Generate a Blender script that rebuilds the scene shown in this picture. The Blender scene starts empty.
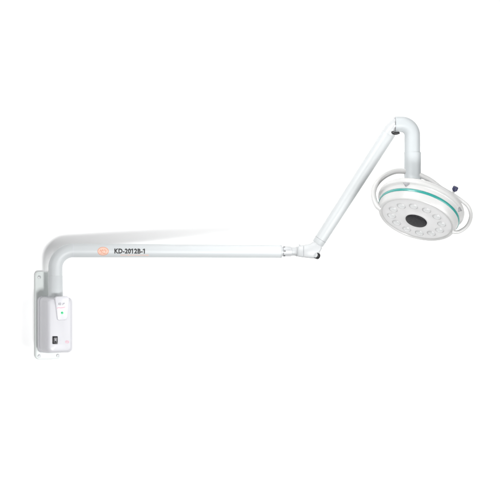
import bpy, bmesh, math, random
from mathutils import Vector, Matrix
R = math.radians
random.seed(4)
scene = bpy.context.scene

# ------------------------------------------------------------------ camera
S = 0.0026            # metres per photograph pixel at the lamp's wall post
D = 1500.0            # camera distance in the same pixels
AZ = R(22)            # camera stands to the left of the wall's normal
Z0 = 1.60             # camera height
d_ = Vector((math.sin(AZ), math.cos(AZ), 0))      # viewing direction
r_ = Vector((math.cos(AZ), -math.sin(AZ), 0))
u_ = Vector((0, 0, 1))
POST = Vector((0, -0.052, 0))                     # axis of the wall post (wall is y = 0)
CAM = POST - d_ * (D * S) - r_ * ((55.4 - 250) * S)
CAM.z = Z0

cam = bpy.data.objects.new('camera', bpy.data.cameras.new('camera'))
scene.collection.objects.link(cam)
cam.location = CAM
cam.rotation_euler = Matrix((r_, u_, -d_)).transposed().to_euler()
cam.data.sensor_width = 36
cam.data.lens = 36 * D / 500
cam.data.clip_end = 100
scene.camera = cam

def W(px, py, dz=0.0):
    """where a sight line through the photograph meets the depth dz (pixels behind the post)"""
    k = (D + dz) / D * S
    return CAM + d_ * ((D + dz) * S) + r_ * ((px - 250) * k) + u_ * ((250 - py) * k)

def L(n, dz=0.0):
    return n * S * (D + dz) / D

# ------------------------------------------------------------------ light
world = bpy.data.worlds.new('World')
scene.world = world
world.use_nodes = True
nt = world.node_tree
bg = nt.nodes['Background']
tc = nt.nodes.new('ShaderNodeTexCoord')
sep = nt.nodes.new('ShaderNodeSeparateXYZ')
ramp = nt.nodes.new('ShaderNodeValToRGB')
mr = nt.nodes.new('ShaderNodeMapRange')
mr.inputs['From Min'].default_value = -1
mr.inputs['From Max'].default_value = 1
nt.links.new(tc.outputs['Generated'], sep.inputs[0])
nt.links.new(sep.outputs['Z'], mr.inputs['Value'])
nt.links.new(mr.outputs[0], ramp.inputs[0])
ramp.color_ramp.elements[0].position = 0.15
ramp.color_ramp.elements[0].color = (0.75, 0.75, 0.76, 1)
ramp.color_ramp.elements[1].position = 0.85
ramp.color_ramp.elements[1].color = (1.0, 1.0, 1.0, 1)
nt.links.new(ramp.outputs[0], bg.inputs[0])
bg.inputs[1].default_value = 0.10

def aim(o, target):
    o.rotation_euler = (Vector(target) - o.location).to_track_quat('-Z', 'Y').to_euler()

def area(name, loc, target, size, power, color=(1, 1, 1), spread=180):
    l = bpy.data.lights.new(name, 'AREA')
    l.shape = 'DISK'; l.size = size; l.energy = power; l.color = color
    l.spread = R(spread)
    o = bpy.data.objects.new(name, l)
    scene.collection.objects.link(o)
    o.location = loc
    aim(o, target)
    return o

# key: a small studio spot, low in front: throws the soft shadow up and to the left on the wall
kt = W(140, 262, 30)
kl = bpy.data.lights.new('key_spot', 'SPOT')
kl.energy = 200; kl.shadow_soft_size = 0.23; kl.spot_size = R(69); kl.spot_blend = 1.0
ko = bpy.data.objects.new('key_spot', kl)
scene.collection.objects.link(ko)
ko.location = Vector((POST.x + 0.16, -2.60, kt.z - 0.90))
aim(ko, W(165, 310, 30))
# overhead softbox above the lamp head
area('overhead_softbox', (0.55, -0.42, 2.72), (0.55, -0.2, 1.65), 0.9, 6.0)
# added fill, large and in front: whitens the right half of the wall
area('front_fill', (1.62, -2.0, 1.20), (1.2, 0, 1.45), 1.6, 35)
# added fill, high in front, narrow spread: brightens the lamp head and gooseneck
area('head_fill', (-0.40, -1.2, 2.60), (0.92, -0.3, 1.72), 0.7, 3.3, spread=60)
# added fill, high on the left: lifts the dark sides of post and box
area('left_fill', (-1.45, -1.0, 2.0), (0.4, -0.2, 1.65), 1.0, 9.5)

scene.render.engine = 'CYCLES'
scene.view_settings.view_transform = 'Standard'
scene.view_settings.look = 'None'
scene.view_settings.exposure = 0.0
scene.view_settings.gamma = 1.0

# ------------------------------------------------------------------ materials
def mat(name, col, rough=0.35, coat=0.0, metal=0.0, noise=0.0, spec=0.5, emit=None, trans=0.0, speckle=None):
    m = bpy.data.materials.new(name)
    m.use_nodes = True
    t = m.node_tree
    b = t.nodes['Principled BSDF']
    b.inputs['Base Color'].default_value = (*col, 1)
    b.inputs['Roughness'].default_value = rough
    b.inputs['Metallic'].default_value = metal
    b.inputs['Coat Weight'].default_value = coat
    b.inputs['Coat Roughness'].default_value = 0.12
    b.inputs['Specular IOR Level'].default_value = spec
    b.inputs['Transmission Weight'].default_value = trans
    if emit:
        b.inputs['Emission Color'].default_value = (*emit[0], 1)
        b.inputs['Emission Strength'].default_value = emit[1]
    if noise:
        c = t.nodes.new('ShaderNodeTexCoord')
        n = t.nodes.new('ShaderNodeTexNoise')
        n.inputs['Scale'].default_value = 900
        n.inputs['Detail'].default_value = 2
        bp = t.nodes.new('ShaderNodeBump')
        bp.inputs['Strength'].default_value = noise
        bp.inputs['Distance'].default_value = 0.0004
        t.links.new(c.outputs['Object'], n.inputs['Vector'])
        t.links.new(n.outputs['Fac'], bp.inputs['Height'])
        t.links.new(bp.outputs[0], b.inputs['Normal'])
        n2 = t.nodes.new('ShaderNodeTexNoise')
        n2.inputs['Scale'].default_value = 14
        m2 = t.nodes.new('ShaderNodeMapRange')
        m2.inputs['To Min'].default_value = rough * 0.85
        m2.inputs['To Max'].default_value = rough * 1.15
        t.links.new(c.outputs['Object'], n2.inputs['Vector'])
        t.links.new(n2.outputs['Fac'], m2.inputs['Value'])
        t.links.new(m2.outputs[0], b.inputs['Roughness'])
    if speckle:
        c = t.nodes.new('ShaderNodeTexCoord')
        v = t.nodes.new('ShaderNodeTexVoronoi')
        v.inputs['Scale'].default_value = speckle
        r = t.nodes.new('ShaderNodeValToRGB')
        r.color_ramp.elements[0].color = (col[0] * 9, col[1] * 9, col[2] * 9.4, 1)
        r.color_ramp.elements[0].position = 0.18
        r.color_ramp.elements[1].color = (*col, 1)
        r.color_ramp.elements[1].position = 0.34
        t.links.new(c.outputs['Object'], v.inputs['Vector'])
        t.links.new(v.outputs['Distance'], r.inputs[0])
        t.links.new(r.outputs[0], b.inputs['Base Color'])
    return m

M = {
    'wall': mat('wall_paint', (0.955, 0.955, 0.955), 0.7, noise=0.05),
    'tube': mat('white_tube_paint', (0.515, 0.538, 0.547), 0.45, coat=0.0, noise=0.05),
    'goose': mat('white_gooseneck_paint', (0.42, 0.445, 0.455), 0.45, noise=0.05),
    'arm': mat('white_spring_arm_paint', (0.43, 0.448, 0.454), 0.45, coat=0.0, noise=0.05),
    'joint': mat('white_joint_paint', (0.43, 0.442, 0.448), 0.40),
    'plate': mat('wall_plate_paint', (0.72, 0.76, 0.745), 0.4, noise=0.05),
    'box': mat('control_box_plastic', (0.575, 0.576, 0.604), 0.38, noise=0.08),
    'badge': mat('badge_plastic', (0.66, 0.66, 0.69), 0.3),
    'head': mat('lamp_head_plastic', (0.465, 0.465, 0.46), 0.33, coat=0.15, noise=0.05),
    'face': mat('lamp_face_plastic', (0.61, 0.61, 0.61), 0.38, noise=0.05),
    'teal': mat('teal_ring_plastic', (0.03, 0.24, 0.215), 0.25, coat=0.4),
    'black': mat('black_plastic', (0.012, 0.012, 0.013), 0.4),
    'blackcap': mat('black_perforated_cap', (0.006, 0.006, 0.007), 0.55, spec=0.25, speckle=520),
    'switch': mat('switch_black_plastic', (0.03, 0.03, 0.034), 0.3),
    'switchr': mat('switch_rocker_plastic', (0.055, 0.055, 0.06), 0.28),
    'lens': mat('clear_lens_plastic', (0.52, 0.53, 0.53), 0.08, coat=0.6),
    'socket': mat('lens_socket_plastic', (0.47, 0.47, 0.47), 0.4),
    'grey': mat('grey_metal', (0.46, 0.47, 0.48), 0.3, metal=0.5),
    'steel': mat('joint_steel', (0.50, 0.51, 0.52), 0.4, metal=0.25),
    'gusset': mat('gusset_shade_grey', (0.25, 0.25, 0.26), 0.4),  # darker than the head: shade of the downward faces put into the colour
    'navy': mat('navy_knob_plastic', (0.028, 0.03, 0.075), 0.35),
    'ink': mat('black_ink', (0.02, 0.02, 0.022), 0.5),
    'greyink': mat('grey_ink', (0.17, 0.17, 0.19), 0.5),
    'orange': mat('orange_ink', (0.66, 0.33, 0.23), 0.5),
    'paleorange': mat('pale_orange_ink', (0.74, 0.50, 0.41), 0.5),
    'pink': mat('pink_ink', (0.74, 0.42, 0.50), 0.5),
    'paleink': mat('pale_ink', (0.82, 0.82, 0.82), 0.5),
    'seam': mat('seam_grey', (0.26, 0.27, 0.28), 0.5),
    'palegrey': mat('pale_grey_ink', (0.58, 0.58, 0.63), 0.5),
    'green': mat('green_indicator', (0.02, 0.42, 0.16), 0.3, emit=((0.02, 0.55, 0.18), 0.25)),
    'palegreen': mat('pale_green_surround', (0.62, 0.86, 0.72), 0.4),
}

# ------------------------------------------------------------------ helpers
def link(name, bm, m, parent=None, smooth=35, recalc=True):
    me = bpy.data.meshes.new(name)
    if recalc:
        bmesh.ops.recalc_face_normals(bm, faces=bm.faces)
    bm.to_mesh(me); bm.free()
    me.materials.append(m)
    for p in me.polygons:
        p.use_smooth = True
    me.set_sharp_from_angle(angle=R(smooth))
    o = bpy.data.objects.new(name, me)
    scene.collection.objects.link(o)
    if parent:
        o.parent = parent
        if parent.type == 'EMPTY':
            o.matrix_parent_inverse = Matrix.Translation(-parent.location)
    return o

def frame_from(axis, hint=Vector((0, 0, 1))):
    a = axis.normalized()
    if abs(a.dot(hint)) > 0.98:
        hint = Vector((1, 0, 0))
    x = hint.cross(a).normalized()
    y = a.cross(x).normalized()
    return x, y, a

def lathe(bm, origin, axis, prof, seg=96, cap0=True, cap1=True):
    """prof: list of (radius, distance along axis)"""
    x, y, a = frame_from(axis)
    rings = []
    for r, t in prof:
        if r < 1e-7:
            rings.append([bm.verts.new(origin + a * t)])
        else:
            rings.append([bm.verts.new(origin + a * t + (x * math.cos(2 * math.pi * i / seg) + y * math.sin(2 * math.pi * i / seg)) * r) for i in range(seg)])
    for A, B in zip(rings, rings[1:]):
        for i in range(seg):
            j = (i + 1) % seg
            if len(A) == 1 and len(B) == 1: continue
            if len(A) == 1: bm.faces.new((A[0], B[i], B[j]))
            elif len(B) == 1: bm.faces.new((A[i], A[j], B[0]))
            else: bm.faces.new((A[i], A[j], B[j], B[i]))
    if cap0 and len(rings[0]) > 1: bm.faces.new(rings[0][::-1])
    if cap1 and len(rings[-1]) > 1: bm.faces.new(rings[-1])
    return bm

def catmull(pts, n=10):
    out = []
    P = [pts[0] * 2 - pts[1]] + list(pts) + [pts[-1] * 2 - pts[-2]]
    for i in range(1, len(P) - 2):
        p0, p1, p2, p3 = P[i - 1:i + 3]
        for k in range(n):
            t = k / n
            out.append(0.5 * ((2 * p1) + (p2 - p0) * t + (2 * p0 - 5 * p1 + 4 * p2 - p3) * t * t + (3 * p1 - p0 - 3 * p2 + p3) * t ** 3))
    out.append(pts[-1].copy())
    return out

def sweep(bm, pts, rad, seg=48, caps=True):
    """tube along points; rad = number or list"""
    n = len(pts)
    rr = rad if isinstance(rad, (list, tuple)) else [rad] * n
    t0 = (pts[1] - pts[0]).normalized()
    x, y, _ = frame_from(t0)
    rings = []
    prev = t0
    for i, p in enumerate(pts):
        if i == 0: t = t0
        elif i == n - 1: t = (pts[-1] - pts[-2]).normalized()
        else: t = ((pts[i + 1] - p).normalized() + (p - pts[i - 1]).normalized()).normalized()
        q = prev.rotation_difference(t)
        x = q @ x; x = (x - t * x.dot(t)).normalized()
        y = t.cross(x)
        prev = t
        rings.append([bm.verts.new(p + (x * math.cos(2 * math.pi * k / seg) + y * math.sin(2 * math.pi * k / seg)) * rr[i]) for k in range(seg)])
    for A, B in zip(rings, rings[1:]):
        for i in range(seg):
            j = (i + 1) % seg
            bm.faces.new((A[i], A[j], B[j], B[i]))
    if caps:
        bm.faces.new(rings[0][::-1]); bm.faces.new(rings[-1])
    return bm

def arc_path(p0, corner, p1, radius, n=16):
    """p0 -> rounded corner -> p1"""
    a = (p0 - corner).normalized(); b = (p1 - corner).normalized()
    ang = a.angle(b)
    t = radius / math.tan(ang / 2)
    s = corner + a * t; e = corner + b * t
    bis = (a + b).normalized()
    c = corner + bis * (radius / math.sin(ang / 2))
    out = [p0.copy()]
    v0 = s - c; v1 = e - c
    tot = v0.angle(v1)
    ax = v0.cross(v1).normalized()
    for k in range(n + 1):
        out.append(c + Matrix.Rotation(tot * k / n, 3, ax) @ v0)
    out.append(p1.copy())
    return out

def rrect(hw, hh, r, n=8):
    pts = []
    for cx, cz, a0 in ((hw - r, hh - r, 0), (-hw + r, hh - r, 90), (-hw + r, -hh + r, 180), (hw - r, -hh + r, 270)):
        for k in range(n + 1):
            a = R(a0 + 90 * k / n)
            pts.append((cx + r * math.cos(a), cz + r * math.sin(a)))
    return pts

def loft(bm, sections):
    """sections: (y, hw, hh, r, cx, cz); back to front, rounded rectangles in the xz plane"""
    rings = []
    for (y, hw, hh, r, cx, cz) in sections:
        rings.append([bm.verts.new((cx + x, y, cz + z)) for x, z in rrect(hw, hh, r)])
    n = len(rings[0])
    for A, B in zip(rings, rings[1:]):
        for i in range(n):
            j = (i + 1) % n
            bm.faces.new((A[i], A[j], B[j], B[i]))
    bm.faces.new(rings[0][::-1]); bm.faces.new(rings[-1])
    return bm

def prism(bm, pts, n, depth):
    """flat outline pts extruded along n by depth"""
    a = [bm.verts.new(p) for p in pts]
    b = [bm.verts.new(p + n * depth) for p in pts]
    bm.faces.new(a[::-1]); bm.faces.new(b)
    for i in range(len(pts)):
        j = (i + 1) % len(pts)
        bm.faces.new((a[i], a[j], b[j], b[i]))
    return bm

def text_flat(body, height, width=None, shear=0.0, spacing=1.0, heavy=0.0):
    """lettering as (verts2d, faces); letter height set to height, left edge at 0, centred vertically"""
    cu = bpy.data.curves.new('lettering', 'FONT')
    cu.body = body; cu.shear = shear; cu.space_character = spacing
    cu.offset = heavy; cu.resolution_u = 4
    o = bpy.data.objects.new('lettering', cu)
    scene.collection.objects.link(o)
    dg = bpy.context.evaluated_depsgraph_get()
    me = bpy.data.meshes.new_from_object(o.evaluated_get(dg))
    tb = bmesh.new(); tb.from_mesh(me)
    ylo = min(v.co.y for v in tb.verts); yhi = max(v.co.y for v in tb.verts)
    for k in range(1, 12):
        y = ylo + (yhi - ylo) * (k + 0.013) / 12
        bmesh.ops.bisect_plane(tb, geom=tb.verts[:] + tb.edges[:] + tb.faces[:], plane_co=(0, y, 0), plane_no=(0, 1, 0))
    bmesh.ops.triangulate(tb, faces=tb.faces[:])
    tb.verts.index_update()
    vs = [(v.co.x, v.co.y) for v in tb.verts]
    fs = [tuple(v.index for v in f.verts) for f in tb.faces]
    tb.free()
    bpy.data.objects.remove(o); bpy.data.curves.remove(cu); bpy.data.meshes.remove(me)
    x0 = min(v[0] for v in vs); x1 = max(v[0] for v in vs)
    y0 = min(v[1] for v in vs); y1 = max(v[1] for v in vs)
    k = height / (y1 - y0)
    kx = width / (x1 - x0) if width else k
    return [((x - x0) * kx, (y - (y0 + y1) / 2) * k) for x, y in vs], fs

def mapped(bm, vf, fn):
    vs, fs = vf
    out = [bm.verts.new(fn(x, y)) for x, y in vs]
    for f in fs:
        try: bm.faces.new([out[i] for i in f])
        except ValueError: pass
    return bm

def ellipse2d(cx, cy, a, b, n=40, hole=None):
    if hole:
        vs = [(cx + a * math.cos(2 * math.pi * i / n), cy + b * math.sin(2 * math.pi * i / n)) for i in range(n)]
        vs += [(cx + hole * a * math.cos(2 * math.pi * i / n), cy + hole * b * math.sin(2 * math.pi * i / n)) for i in range(n)]
        return vs, [(i, (i + 1) % n, n + (i + 1) % n, n + i) for i in range(n)]
    vs = [(cx, cy)]
    fs = [(0, 1 + i, 1 + (i + 1) % n) for i in range(n)]
    NR = 8
    for q in range(1, NR + 1):
        vs += [(cx + a * q / NR * math.cos(2 * math.pi * i / n), cy + b * q / NR * math.sin(2 * math.pi * i / n)) for i in range(n)]
    for q in range(NR - 1):
        for i in range(n):
            j = (i + 1) % n
            fs.append((1 + q * n + i, 1 + (q + 1) * n + i, 1 + (q + 1) * n + j, 1 + q * n + j))
    return vs, fs

def stroke2d(pts, w):
    vs, fs = [], []
    for i, (x, y) in enumerate(pts):
        a = pts[max(0, i - 1)]; b = pts[min(len(pts) - 1, i + 1)]
        dx, dy = b[0] - a[0], b[1] - a[1]
        l = math.hypot(dx, dy) or 1
        ww = w * (0.55 + 0.45 * math.sin(math.pi * (i + 0.5) / len(pts)))
        vs += [(x - dy / l * ww / 2, y + dx / l * ww / 2), (x + dy / l * ww / 2, y - dx / l * ww / 2)]
        if i: fs.append((2 * i - 2, 2 * i - 1, 2 * i + 1, 2 * i))
    return vs, fs

# ------------------------------------------------------------------ the wall
bm = bmesh.new()
nx, nz = 24, 16
g = [[bm.verts.new((-5 + 11 * i / nx, 0, -1.5 + 7 * j / nz)) for i in range(nx + 1)] for j in range(nz + 1)]
for j in range(nz):
    for i in range(nx):
        bm.faces.new((g[j][i], g[j][i + 1], g[j + 1][i + 1], g[j + 1][i]))
bm.normal_update()
wall = link('wall', bm, M['wall'], recalc=False)
wall['kind'] = 'structure'

# ------------------------------------------------------------------ the lamp
lamp = bpy.data.objects.new('examination_lamp', None)
scene.collection.objects.link(lamp)
lamp['label'] = 'white jointed examination lamp with round head, mounted on the white wall'
lamp['category'] = 'lamp'
lamp.location = (0, 0, Z0 + (250 - 316) * S)      # middle of the wall plate; parts are modelled in world coordinates

def zpx(py): return Z0 + (250 - py) * S

# --- wall plate
px_c = -3.2 * S
bm = bmesh.new()
hh = (360.3 - 271.8) / 2 * S; zc = zpx((360.3 + 271.8) / 2)
hw = 13.3 * S
loft(bm, [(-0.0005, hw, hh, 0.011, px_c, zc), (-0.0105, hw, hh, 0.011, px_c, zc),
          (-0.0125, hw - 0.0009, hh - 0.0009, 0.0105, px_c, zc), (-0.0135, hw - 0.0028, hh - 0.0028, 0.009, px_c, zc)])
plate = link('wall_plate', bm, M['plate'], lamp, 30)
for sx in (-1, 1):
    for zz in (277.2, 356.6):
        bm = bmesh.new()
        lathe(bm, Vector((px_c + sx * 9.6 * S, -0.0134, zpx(zz))), Vector((0, -1, 0)), [(0.0042, 0), (0.0042, 0.0007), (0.0034, 0.0017), (0.0014, 0.0021), (0.0013, 0.0012), (0, 0.0012)], 28)
        link('screw', bm, M['steel'], plate)

# --- control box
ztop, zbot = zpx(297.2), zpx(352.2)
zc = (ztop + zbot) / 2; hh = (ztop - zbot) / 2
hw = 14.6 * S
yb, yf = -0.0137, POST.y - 17.0 * S
sec = []
prof = [(0.0, 0.93, 0.0), (0.15, 0.95, 0.0), (0.50, 0.985, 0.0), (0.70, 1.0, 0.0)]
for t, k, _ in prof:
    sec.append((yb + (yf - yb) * t, hw * k, hh * (1.035 - 0.045 * t), 0.0125, 0.5 * S - 1.9 * S * (1 - t), zc))
ys = yb + (yf - yb) * 0.70
rf = abs(yf - ys)
for k in range(1, 9):
    a = R(90 * k / 8)
    ins = rf * 0.55 * (1 - math.cos(a))
    sec.append((ys - rf * math.sin(a) * 0.93, hw - ins, hh - ins * 0.55, max(0.004, 0.0125 - ins * 0.25), 0.5 * S, zc))
yl = sec[-1][0]; hwl = sec[-1][1]; hhl = sec[-1][2]
for k in (0.75, 0.4):
    sec.append((yl - 0.0022 * (1 - k * k), hwl * k, hhl * (1 - (1 - k) * hwl / hhl), 0.004, 0.5 * S, zc))
bm = bmesh.new(); loft(bm, sec)
box = link('control_box', bm, M['box'], lamp, 50)
YF = yl - 0.0022 * (1 - 0.16)           # foremost face of the box

def box_y(x):
    """front surface of the box at offset x from its middle"""
    ax = abs(x - 0.5 * S)
    if ax <= hwl:
        k = ax / hwl
        return yl - 0.0022 * min(1 - k * k, 0.84)
    ins = hw - ax
    c = 1 - max(0, ins) / (rf * 0.55)
    a = math.acos(max(-1, min(1, c)))
    return ys - rf * math.sin(a) * 0.93

def px2x(px, y):
    """x on the plane y where the sight line through px meets it"""
    s = d_ + r_ * ((px - 250) / D)
    k = (y - CAM.y) / s.y
    return CAM.x + s.x * k

def py2z(py, px, y):
    s = d_ + r_ * ((px - 250) / D)
    k = (y - CAM.y) / s.y
    return Z0 + (250 - py) / D * k

# seam where the front shell meets the back shell
bm = bmesh.new()
yy = yb + (yf - yb) * 0.30
loft(bm, [(yy, hw * 0.967, hh * 1.024, 0.0125, -1.1 * S, zc), (yy - 0.0012, hw * 0.969, hh * 1.023, 0.0125, -1.05 * S, zc)])
link('shell_seam', bm, M['palegrey'], box)

# badge panel: a raised tapering panel on the upper front
def badge_pt(px, py, lift):
    y = YF - lift
    return Vector((px2x(px, y), y, py2z(py, px, y)))
outline = [(54.9, 299.2), (55.4, 297.6), (56.8, 296.7), (67.0, 296.4), (68.4, 297.2), (68.9, 299.0), (67.2, 317.6), (66.4, 319.3), (65.0, 320.0), (58.8, 320.4), (57.5, 319.8), (56.9, 318.2)]
bm = bmesh.new()
yB = YF + 0.004
pts_b = [Vector((p.x, yB, p.z)) for p in (badge_pt(x, y, 0) for x, y in outline)]
cx = sum(p.x for p in pts_b) / len(pts_b); cz = sum(p.z for p in pts_b) / len(pts_b)
levels = [(yB, 1.03), (YF - 0.0010, 1.0), (YF - 0.0022, 0.975), (YF - 0.0028, 0.93)]
rings = [[bm.verts.new((cx + (p.x - cx) * k, y, cz + (p.z - cz) * k)) for p in pts_b] for y, k in levels]
for A, B in zip(rings, rings[1:]):
    for i in range(len(A)):
        j = (i + 1) % len(A)
        bm.faces.new((A[i], A[j], B[j], B[i]))
bm.faces.new(rings[0][::-1]); bm.faces.new(rings[-1])
badge = link('badge_panel', bm, M['badge'], box, 40)
YB = YF - 0.0028
def on_badge(px, py, lift=0.0003):
    y = YB - lift
    return Vector((px2x(px, y), y, py2z(py, px, y)))
bm = bmesh.new()
vf = text_flat('KD', 2.3, 2.6, 0.15, 1.15, 0.01); mapped(bm, vf, lambda x, y: on_badge(58.5 + x, 303.9 - y))
vf = text_flat('JF', 2.3, 2.6, 0.15, 1.15, 0.01); mapped(bm, vf, lambda x, y: on_badge(62.2 + x, 303.9 - y))
link('lettering', bm, M['greyink'], badge)
bm = bmesh.new()
mapped(bm, stroke2d([(56.8, 308.4), (58.5, 307.7), (60.5, 307.9), (63, 307.6), (65.2, 307.0)], 0.9), lambda x, y: on_badge(x, y))
link('underline', bm, M['pink'], badge)
bm = bmesh.new()
mapped(bm, ellipse2d(62.0, 312.9, 1.75, 2.2), lambda x, y: on_badge(x, y, 0.0002))
link('indicator_surround', bm, M['palegreen'], badge)
bm = bmesh.new()
lathe(bm, on_badge(62.05, 312.9, -0.0005), Vector((0, -1, 0)), [(0.0031, 0), (0.0031, 0.0012), (0.0023, 0.0021), (0, 0.0025)], 28)
link('indicator_light', bm, M['green'], badge)

# rocker switch
def on_box(px, py, lift=0.0):
    y = YF
    for _ in range(4):
        y = box_y(px2x(px, y))
    y -= lift
    return Vector((px2x(px, y), y, py2z(py, px, y)))
def switch_part(name, x0, x1, y0, y1, d0, d1, m, parent, tilt=0.0):
    c = on_box((x0 + x1) / 2, (y0 + y1) / 2)
    a, b = on_box(x0, (y0 + y1) / 2), on_box(x1, (y0 + y1) / 2)
    h = (y1 - y0) / 2 * S; ww = (b - a).length / 2
    e = (b - a).normalized(); n = Vector((e.y, -e.x, 0)).normalized()
    if n.y > 0: n = -n
    bm = bmesh.new()
    rr = rrect(ww, h, min(ww, h) * 0.2, 4)
    rings = []
    for dd, k in ((d0, 1), (d1 - 0.0006, 1), (d1, 0.9)):
        rings.append([bm.verts.new(c + e * (x * k) + Vector((0, 0, z * k)) + n * (dd + (tilt * z / h if dd != d0 else 0))) for x, z in rr])
    for A, B in zip(rings, rings[1:]):
        for i in range(len(A)):
            j = (i + 1) % len(A)
            bm.faces.new((A[i], A[j], B[j], B[i]))
    bm.faces.new(rings[0][::-1]); bm.faces.new(rings[-1])
    return link(name, bm, m, parent, 30), c, e, n
sw, c, e, n = switch_part('power_switch', 52.5, 57.7, 336.3, 344.0, -0.006, 0.0018, M['switch'], box)
rk, c2, e2_, n2 = switch_part('rocker', 53.4, 56.9, 337.4, 342.9, -0.003, 0.0040, M['switchr'], sw, 0.0013)
bm = bmesh.new()
mapped(bm, ellipse2d(0, 0, 0.0017, 0.0025, 24, 0.55), lambda x, y: c2 + e2_ * x + Vector((0, 0, y + 0.001)) + n2 * (0.0045 + 0.0013 * (y + .001) / 0.0072))
link('switch_mark', bm, M['palegrey'], rk)
# faint printed ticks round the switch, pink emblem at the right
def box_print(bm, vf, dx, dy, lift=0.0004):
    mapped(bm, vf, lambda x, y: on_box(dx + x, dy + y, lift))
for (a, b) in ((48.6, 337.4), (48.7, 340.1), (50.4, 337.4), (60.5, 337.3), (63.2, 337.3), (60.5, 340.2), (60.5, 343.2)):
    bm = bmesh.new()
    box_print(bm, ([(-.5, -.35), (.5, -.35), (.5, .35), (-.5, .35)], [(0, 1, 2, 3)]), a, b)
    link('printed_tick', bm, M['palegrey'], box)
bm = bmesh.new()
box_print(bm, ellipse2d(0, 0, 1.9, 1.5, 32, 0.72), 67.2, 341.9)
box_print(bm, stroke2d([(-1.2, .3), (-.5, -.6), (0, .4), (.5, -.6), (1.2, .2)], 0.6), 67.2, 341.9)
link('emblem', bm, M['pink'], box)

# --- wall post, elbow and horizontal arm : one bent tube plus its lower sleeve
ARM_END_DZ = 37.0
pA = W(55.4, 298.5, 0); pA.z -= 0.02
corner = W(55.4, 250.35, 0)
pB = W(281.5, 251.5, ARM_END_DZ)
path = arc_path(W(55.4, 276, 0), corner, pB, 17.5 * S, 24)
# resample the long straight run
last = path.pop()
st = path[-1].copy()
NS = 24
for k in range(1, NS + 1):
    path.append(st.lerp(last, k / NS))
rA, rB = 7.0 * S, 6.55 * S
tot = (path[-1] - path[0]).length
rad = []
for p in path:
    f = max(0.0, min(1.0, (p - st).length / (last - st).length if (p - st).dot(last - st) > 0 else 0))
    rad.append(rA + (rB - rA) * f)
bm = bmesh.new(); sweep(bm, path, rad, 64)
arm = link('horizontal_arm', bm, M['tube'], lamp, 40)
AX = (last - st).normalized()
# lower post with a collar
bm = bmesh.new()
zt = W(55.4, 275.6, 0).z
lathe(bm, Vector((0, POST.y, zpx(312))), Vector((0, 0, 1)), [(7.35 * S, 0), (7.35 * S, zt - zpx(312) - 0.0016), (7.05 * S, zt - zpx(312) - 0.0002), (5 * S, zt - zpx(312))], 64)
link('wall_post', bm, M['tube'], lamp, 40)
bm = bmesh.new()
lathe(bm, Vector((0, POST.y, zpx(297.9))), Vector((0, 0, 1)), [(8.2 * S, -0.01), (8.2 * S, 0.0010), (7.7 * S, 0.0022), (7.2 * S, 0.0022)], 64)
link('post_grommet', bm, M['badge'], lamp, 40)
# fine seam after the bend, where the straight tube is pushed in
bm = bmesh.new()
s0 = W(73.0, 250.4, 0); k = (s0 - st).dot(AX); s0 = st + AX * k
lathe(bm, s0, AX, [(7.0 * S, -0.0004), (7.06 * S, -0.0003), (7.06 * S, 0.0003), (7.0 * S, 0.0004)], 64)
link('tube_seam', bm, M['palegrey'], arm)

# lettering wrapped on the arm tube
toward = -(d_ + r_ * ((125 - 250) / D)).normalized()
front = (toward - AX * toward.dot(AX)).normalized()
upv = front.cross(AX).normalized()
if upv.z < 0: upv = -upv
def arm_s(px):
    """distance along the straight run whose axis shows at px"""
    lo, hi = -0.1, 0.8
    for _ in range(50):
        m = (lo + hi) / 2
        p = st + AX * m - CAM
        x = 250 + D * p.dot(r_) / p.dot(d_)
        if x < px: lo = m
        else: hi = m
    return lo
LEN = (last - st).length
def on_arm(px, dy, lift=0.0003):
    s = arm_s(px)
    rr = rA + (rB - rA) * max(0, min(1, s / LEN))
    a = math.asin(max(-0.97, min(0.97, dy * S / rr)))
    return st + AX * s + (front * math.cos(a) + upv * math.sin(a)) * (rr + lift)
# the axis lies near y = 250.8 here; dy counts pixels upward from it
bm = bmesh.new()
vf = text_flat('KD-2012B-1', 5.0, 30.4, 0, 1.08, 0.045)
def flag_ones(vf, h):
    """give the plain bars of this typeface's 1 the slanted flag of the photograph's"""
    vs, fs = list(vf[0]), list(vf[1])
    par = list(range(len(vs)))
    def root(i):
        while par[i] != i: i = par[i]
        return i
    for f in fs:
        for i in f[1:]: par[root(i)] = root(f[0])
    isl = {}
    for i in range(len(vs)): isl.setdefault(root(i), []).append(i)
    for g in isl.values():
        xs = [vs[i][0] for i in g]; ys = [vs[i][1] for i in g]
        if max(xs) - min(xs) < 0.34 * h and max(ys) - min(ys) > 0.85 * h:
            x0, x1, yt = min(xs), max(xs), max(ys)
            k = len(vs)
            vs += [(x0 + 0.02 * h, yt), (x0 - 0.24 * h, yt - 0.17 * h), (x0 - 0.24 * h, yt - 0.34 * h), (x0 + 0.02 * h, yt - 0.20 * h)]
            fs.append((k, k + 1, k + 2, k + 3))
    return vs, fs
vf = flag_ones(vf, 5.0)
mapped(bm, vf, lambda x, y: on_arm(113.9 + x, y - 0.35))
link('model_lettering', bm, M['ink'], arm)
bm = bmesh.new()
xx = 120.2
while xx < 147.5:
    w = random.choice((0.7, 0.9, 1.1, 1.4))
    hgt = random.choice((0.7, 0.9, 1.1))
    mapped(bm, ([(xx, -hgt / 2), (xx + w, -hgt / 2), (xx + w, hgt / 2), (xx, hgt / 2)], [(0, 1, 2, 3)]), lambda x, y: on_arm(x, y - 4.35))
    xx += w + 0.55
link('small_print', bm, M['paleorange'], arm)
bm = bmesh.new()
mapped(bm, ellipse2d(0, 0, 5.5, 4.1, 48), lambda x, y: on_arm(102.7 + x, y - 0.6, 0.0002))
emb = link('emblem', bm, M['paleorange'], arm)
bm = bmesh.new()
mapped(bm, ellipse2d(0, 0, 5.6, 4.2, 48, 0.86), lambda x, y: on_arm(102.7 + x, y - 0.6, 0.0004))
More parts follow.
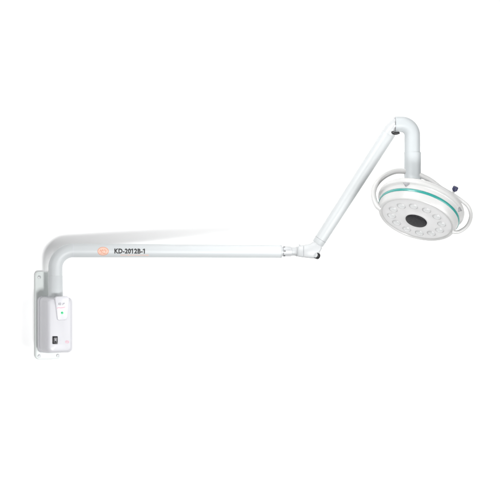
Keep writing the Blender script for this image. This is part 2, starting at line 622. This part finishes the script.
for pts in ([(-3.6, -1.2), (-2.6, 1.2), (-1.6, -0.6), (-0.6, 1.5), (0.4, -0.4)], [(0.6, 0.9), (1.8, 1.4), (2.4, -0.2), (3.6, 0.6)], [(-2.8, -2.2), (-0.8, -1.5), (1.2, -2.3), (3.0, -1.4)]):
    pp = catmull([Vector((a, b, 0)) for a, b in pts], 6)
    mapped(bm, stroke2d([(p.x, p.y) for p in pp], 0.95), lambda x, y: on_arm(102.7 + x, y - 0.6, 0.0004))
link('emblem_script', bm, M['orange'], emb)

# --- rotary joint at the end of the horizontal arm
bm = bmesh.new()
lathe(bm, last, AX, [(6.62 * S, -0.004), (6.62 * S, -0.0012), (6.3 * S, 0.0003), (3 * S, 0.0003)], 64)
link('arm_end_ring', bm, M['joint'], arm)
JDZ = ARM_END_DZ
GD = 27.0          # depth of the gooseneck
j0 = last
def along(px):      # point on the arm axis that shows at px
    return st + AX * arm_s(px)
bm = bmesh.new()
a0 = along(282.0); ln = (along(291.4) - a0).length
lathe(bm, a0, AX, [(4.4 * S, -0.002), (4.4 * S, ln * 0.10), (5.35 * S, ln * 0.11), (5.35 * S, ln * 0.86), (5.0 * S, ln * 0.97), (4.3 * S, ln)], 64)
coll = link('swivel_collar', bm, M['steel'], lamp)
fr2 = (-(d_) + AX * d_.dot(AX)).normalized(); up2 = Vector((0, 0, 1)); up2 = (up2 - AX * up2.dot(AX)).normalized()
for ang in (62, 4, -54):
    bm = bmesh.new()
    nn = fr2 * math.cos(R(ang)) + up2 * math.sin(R(ang))
    lathe(bm, along(283.9) + nn * (4.7 * S), nn, [(0.85 * S, 0), (0.85 * S, 0.78 * S), (0.5 * S, 0.9 * S), (0.45 * S, 0.6 * S), (0, 0.6 * S)], 20)
    link('set_screw', bm, M['black'], coll)
bm = bmesh.new()
a0 = along(291.0); ln = (along(298.5) - a0).length
lathe(bm, a0, AX, [(4.4 * S, 0), (4.3 * S, ln * 0.5), (5.2 * S, ln * 0.75), (5.2 * S, ln)], 64)
link('swivel_neck', bm, M['joint'], lamp)

# fork block that carries the spring arm
q0 = W(317.9, 243.6, 38); q1 = W(388.6, 133.4, 28)
B = (q1 - q0).normalized()                       # direction of the spring arm
toB = -(d_ + r_ * ((350 - 250) / D)).normalized()
frB = (toB - B * toB.dot(B)).normalized()        # out of the spring arm towards the front
sdB = B.cross(frB).normalized()
def fork_outline():
    # in pixels (x right, y down): shoe shape from the neck to the pivot under the spring arm
    return [(297.0, 246.6), (301, 245.2), (307, 244.4), (310.6, 243.4), (312.4, 241.6), (316.0, 241.8), (322.0, 246.0), (321.8, 249.0),
            (319.6, 253.0), (317.8, 256.8), (315.6, 258.4), (312, 258.5), (304, 257.6), (299.0, 256.9), (297.0, 256.2)]
bm = bmesh.new()
ol = fork_outline()
cxx = sum(p[0] for p in ol) / len(ol); cyy = sum(p[1] for p in ol) / len(ol)
lv = [(JDZ + 5.2, 0.80), (JDZ + 4.4, 0.93), (JDZ + 3.0, 1.0), (JDZ - 2.8, 1.0), (JDZ - 4.3, 0.94), (JDZ - 5.2, 0.82)]
rings = []
for dz, k in lv:
    rings.append([bm.verts.new(W(cxx + (x - cxx) * k, cyy + (y - cyy) * (k if k == 1 else k * 0.97), dz)) for x, y in ol])
for A, Bq in zip(rings, rings[1:]):
    for i in range(len(A)):
        j = (i + 1) % len(A)
        bm.faces.new((A[i], A[j], Bq[j], Bq[i]))
bm.faces.new(rings[0][::-1]); bm.faces.new(rings[-1])
fork = link('lower_elbow', bm, M['joint'], lamp, 50)
# a cover seam and a little screw on the elbow cheek
bm = bmesh.new()
c = W(299.6, 244.9, JDZ - 1.5)
lathe(bm, c, Vector((0, 0, 1)), [(0.9 * S, -0.002), (0.9 * S, 0.5 * S), (0.6 * S, 0.7 * S), (0, 0.7 * S)], 20)
link('set_screw', bm, M['grey'], fork)
bm = bmesh.new()
for x in (303.4,):
    prism(bm, [W(x, 246.0, JDZ - 5.3), W(x + 0.5, 246.0, JDZ - 5.3), W(x + 0.5, 256.4, JDZ - 5.3), W(x, 256.4, JDZ - 5.3)], -d_, 0.0003)
link('cover_seam', bm, M['seam'], fork)
# pivot: black sleeve whose white cap faces front left
pv = W(315.6, 255.2, JDZ - 5.0)
axv = (-d_ * 0.70 - r_ * 0.62 + u_ * 0.25).normalized()
bm = bmesh.new()
lathe(bm, pv - axv * (1.5 * S), axv, [(3.35 * S, -2.2 * S), (3.35 * S, 0.9 * S), (3.1 * S, 1.4 * S), (2.6 * S, 1.4 * S)], 48)
piv = link('pivot_sleeve', bm, M['black'], fork)
bm = bmesh.new()
lathe(bm, pv - axv * (1.5 * S), axv, [(2.6 * S, 1.0 * S), (2.6 * S, 2.0 * S), (2.1 * S, 2.5 * S), (0, 2.7 * S)], 48)
link('pivot_cap', bm, M['joint'], piv)

# --- spring arm
bm = bmesh.new()
Lb = (q1 - q0).length
r0, r1 = L(6.05, 38), L(6.85, 28)
pr = [(r0 * 0.6, -0.001), (r0 * 0.93, -0.001), (r0, 0.001)]
for k in range(1, 20):
    f = k / 20
    pr.append((r0 + (r1 - r0) * f, Lb * f))
pr += [(r1, Lb - 0.001), (r1 * 0.96, Lb), (r1 * 0.6, Lb)]
lathe(bm, q0, B, pr, 72)
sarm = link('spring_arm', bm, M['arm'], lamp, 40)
bm = bmesh.new()
e0 = q0 + B * L(5.2)
lathe(bm, e0, B, [(r0 * 1.006, -0.0006), (r0 * 1.012, -0.0004), (r0 * 1.012, 0.0004), (r0 * 1.006, 0.0006)], 72)
link('arm_seam', bm, M['seam'], sarm)
# --- upper elbow
bm = bmesh.new()
EC = W(394.2, 124.5, GD)
rings = []
for k in range(0, 13):
    f = k / 12
    g = f * f * (3 - 2 * f)
    c = (q1 - B * 0.002).lerp(EC, f)
    sB = (sdB if sdB.dot(u_) > 0 else -sdB)
    up = sB.lerp(u_, g).normalized()
    fw = frB.lerp(-d_, g).normalized()
    rr = L(6.95, 33) + (L(7.1, 33) - L(6.95, 33)) * f
    rings.append([bm.verts.new(c + (up * math.cos(2 * math.pi * i / 64) + fw * math.sin(2 * math.pi * i / 64)) * rr) for i in range(64)])
for A, Bq in zip(rings, rings[1:]):
    for i in range(64):
        j = (i + 1) % 64
        bm.faces.new((A[i], A[j], Bq[j], Bq[i]))
bm.faces.new(rings[0][::-1]); bm.faces.new(rings[-1])
uel = link('upper_elbow', bm, M['joint'], lamp, 45)
bm = bmesh.new()
lathe(bm, W(393.9, 124.5, GD), r_, [(L(6.7), -0.0005), (L(7.15), 0), (L(7.15), L(1.0)), (L(6.7), L(1.2))], 64)
link('elbow_gasket', bm, M['grey'], uel)
bm = bmesh.new()
pts = catmull([W(391.4, 131.4, GD - 4.6), W(393.2, 132.7, GD - 6.0), W(395.6, 133.4, GD - 6.4), W(399.2, 132.8, GD - 5.2)], 6)
sweep(bm, pts, [L(1.65) * (0.7 + 0.3 * math.sin(math.pi * i / (len(pts) - 1))) for i in range(len(pts))], 20)
link('stop_pin', bm, M['black'], uel)

# --- gooseneck

top_head_dz = None
bm = bmesh.new()
gp = arc_path(W(395.2, 124.3, GD), W(412.3, 124.3, GD), W(412.3, 154, GD), L(11.2, GD), 20)
sweep(bm, gp, L(7.75, GD), 64)
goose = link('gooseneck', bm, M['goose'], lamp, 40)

# --- lamp head frame
FD = 1.0
F = W(416.5, 220.0, FD)
KH = S * (D + FD) / D
tw = (CAM - F).normalized()
rl = (r_ - tw * r_.dot(tw)).normalized()
ul = tw.cross(rl).normalized()
tilt, rot = R(61), R(17)
n_ = (-rl * math.sin(rot) - ul * math.cos(rot)) * math.sin(tilt) + tw * math.cos(tilt)   # out of the lit face
n_.normalize()
e1 = (rl * math.cos(rot) - ul * math.sin(rot)).normalized()
e1 = (e1 - n_ * e1.dot(n_)).normalized()
e2 = e1.cross(n_); 
if e2.dot(ul) < 0: e2 = -e2
axh = -n_                                          # from the face up into the head
def H(a, b, t): return F + e1 * (a * KH) + e2 * (b * KH) + axh * (t * KH)

# sleeve at the foot of the gooseneck, bending out of sight onto the head
bm = bmesh.new()
sp = catmull([W(412.6, 152.4, GD), W(412.6, 160, GD), W(412.6, 170, GD), W(412.9, 179, GD - 0.5), W(415.5, 187, GD - 4), H(0, 0, 31), H(0, 0, 26)], 8)
sweep(bm, sp, L(8.25, GD), 64)
link('head_socket', bm, M['goose'], lamp, 40)

# --- head body
def headlathe(prof, seg=128):
    bm = bmesh.new()
    lathe(bm, F, axh, [(r * KH, t * KH) for r, t in prof], seg)
    return bm
head = link('lamp_head', headlathe([
    (36.4, 0.9), (36.9, 0.1), (37.6, -0.35), (38.6, -0.1), (39.3, 0.7), (39.7, 2.0), (40.3, 4.4), (40.9, 7.2),
    (41.0, 7.3), (41.0, 10.3), (41.4, 10.5), (41.7, 14.2), (42.3, 14.9), (43.6, 15.3), (44.3, 16.0), (44.5, 17.0), (44.3, 18.6), (43.7, 19.0),
    (43.5, 20.6), (42.6, 21.8), (40.2, 23.2), (36.0, 24.8), (28.0, 26.6), (18.0, 27.6), (11.5, 28.2), (11.0, 30.5), (9.0, 31.5)]), M['head'], lamp, 28)
link('teal_ring', headlathe([(40.6, 7.4), (41.5, 7.5), (41.75, 8.0), (41.75, 9.6), (41.5, 10.1), (40.6, 10.2)]), M['teal'], head, 40)
link('face_plate', headlathe([(36.6, 1.1), (35.6, 0.95), (34.0, 0.6), (30, 0.35), (20, 0.15), (14.5, 0.0), (13.4, -0.55), (12.2, -0.8), (11, -0.8), (10.5, 0.5)]), M['face'], head, 30)
cap = link('centre_cap', headlathe([(10.9, 0.0), (10.9, -1.5), (10.5, -2.0), (9.6, -2.3), (6, -2.5), (0, -2.6)]), M['blackcap'], head, 30)

# twelve lenses
spots = [(411, 206), (398.4, 204.7), (391, 208), (389.3, 214.8), (395.5, 222), (406.3, 228.7), (418.8, 231.6), (432, 233.3), (440, 229.7), (441.6, 223), (436.3, 217), (424.8, 211)]
first = None
for k in range(12):
    a = R(15 + 30 * k)
    p = (25.9 * math.cos(a), 25.2 * math.sin(a))
    if first is None:
        org = Vector((0, 0, 0))
        bm = bmesh.new()
        lathe(bm, org, n_, [(4.7 * KH, -0.6 * KH), (4.7 * KH, 0.15 * KH), (4.45 * KH, 0.45 * KH), (4.0 * KH, 0.45 * KH), (3.9 * KH, 0.0), (3.0 * KH, -0.2 * KH)], 40)
        s = link('lens_socket', bm, M['socket'], head)
        bm = bmesh.new()
        lathe(bm, org, n_, [(3.95 * KH, -0.2 * KH), (3.9 * KH, 0.35 * KH), (3.4 * KH, 0.85 * KH), (2.4 * KH, 1.2 * KH), (1.2 * KH, 1.4 * KH), (0, 1.45 * KH)], 40)
        l = link('lens', bm, M['lens'], head, 60)
        first = (s, l)
        s.name = 'lens_socket'
    else:
        s = first[0].copy(); l = first[1].copy()
        scene.collection.objects.link(s); scene.collection.objects.link(l)
        s.parent = head; l.parent = head
    s.location = H(p[0], p[1], 0.3)
    l.location = H(p[0], p[1], 0.3)

# triangular gussets under the upper rim, their underside shade painted grey
for az in (118, 28, 208, 298):
    a = R(az)
    rd = e1 * math.cos(a) + e2 * math.sin(a)
    tg = -e1 * math.sin(a) + e2 * math.cos(a)
    O = F + axh * (15.25 * KH)
    bm = bmesh.new()
    vs = []
    for sr in (41.0, 43.9):
        vs.append([bm.verts.new(O + rd * (sr * KH) + tg * (x * KH) - axh * (y * KH)) for x, y in ((-3.6, 0), (3.6, 0), (0.4, 3.6 if sr < 42 else 2.4), (-0.4, 3.6 if sr < 42 else 2.4))])
    bm.faces.new(vs[0][::-1]); bm.faces.new(vs[1])
    for i in range(4):
        j = (i + 1) % 4
        bm.faces.new((vs[0][i], vs[0][j], vs[1][j], vs[1][i]))
    link('gusset', bm, M['gusset'], head, 20)

# handle bail round the head
hp = [(-36.8, 0, -0.2), (-41.5, 0, 2.2), (-46.2, 0, 8.0), (-49.6, 0, 17), (-48.6, 0, 28.4), (-42.6, 0, 39.6), (-32.6, 0, 48.0), (-17, 0, 51.0), (0, 0, 49.2), (14, 0, 43.6),
      (27, 0, 40.2), (38.0, 0, 36.2), (46.2, 0, 31.2), (50.8, 0, 22.0), (49.9, 0, 10.3), (43.6, 0, 1.2), (37.2, 0, -1.0)]
hpts = catmull([H(*p) for p in hp], 8)
nh = len(hpts)
bm = bmesh.new()
hr = [KH * (2.75 - 0.85 * min(1, max(0, (i / nh - 0.42) / 0.25))) for i in range(nh)]
sweep(bm, hpts, hr, 28)
bail = link('handle_bail', bm, M['head'], head, 40)
# navy knob on the bail
k0 = W(454.2, 190.6, FD + 20)
ka = (r_ * 0.34 + u_ * 0.94).normalized()
ka = (rl * 0.40 + ul * 0.86 + tw * 0.25).normalized()
bm = bmesh.new()
prof = [(1.7, -0.7), (1.9, 0.1), (2.6, 0.3), (2.9, 0.8), (2.9, 3.8), (2.5, 4.4), (1.4, 4.6), (0, 4.6)]
lathe(bm, k0, ka, [(r * KH, t * KH) for r, t in prof], 14)
kn = link('knob', bm, M['navy'], bail, 30)
bm = bmesh.new()
lathe(bm, k0, ka, [(1.3 * KH, -4.5 * KH), (1.3 * KH, -0.4 * KH), (0.8 * KH, -0.4 * KH)], 20)
link('knob_stem', bm, M['head'], bail, 30)
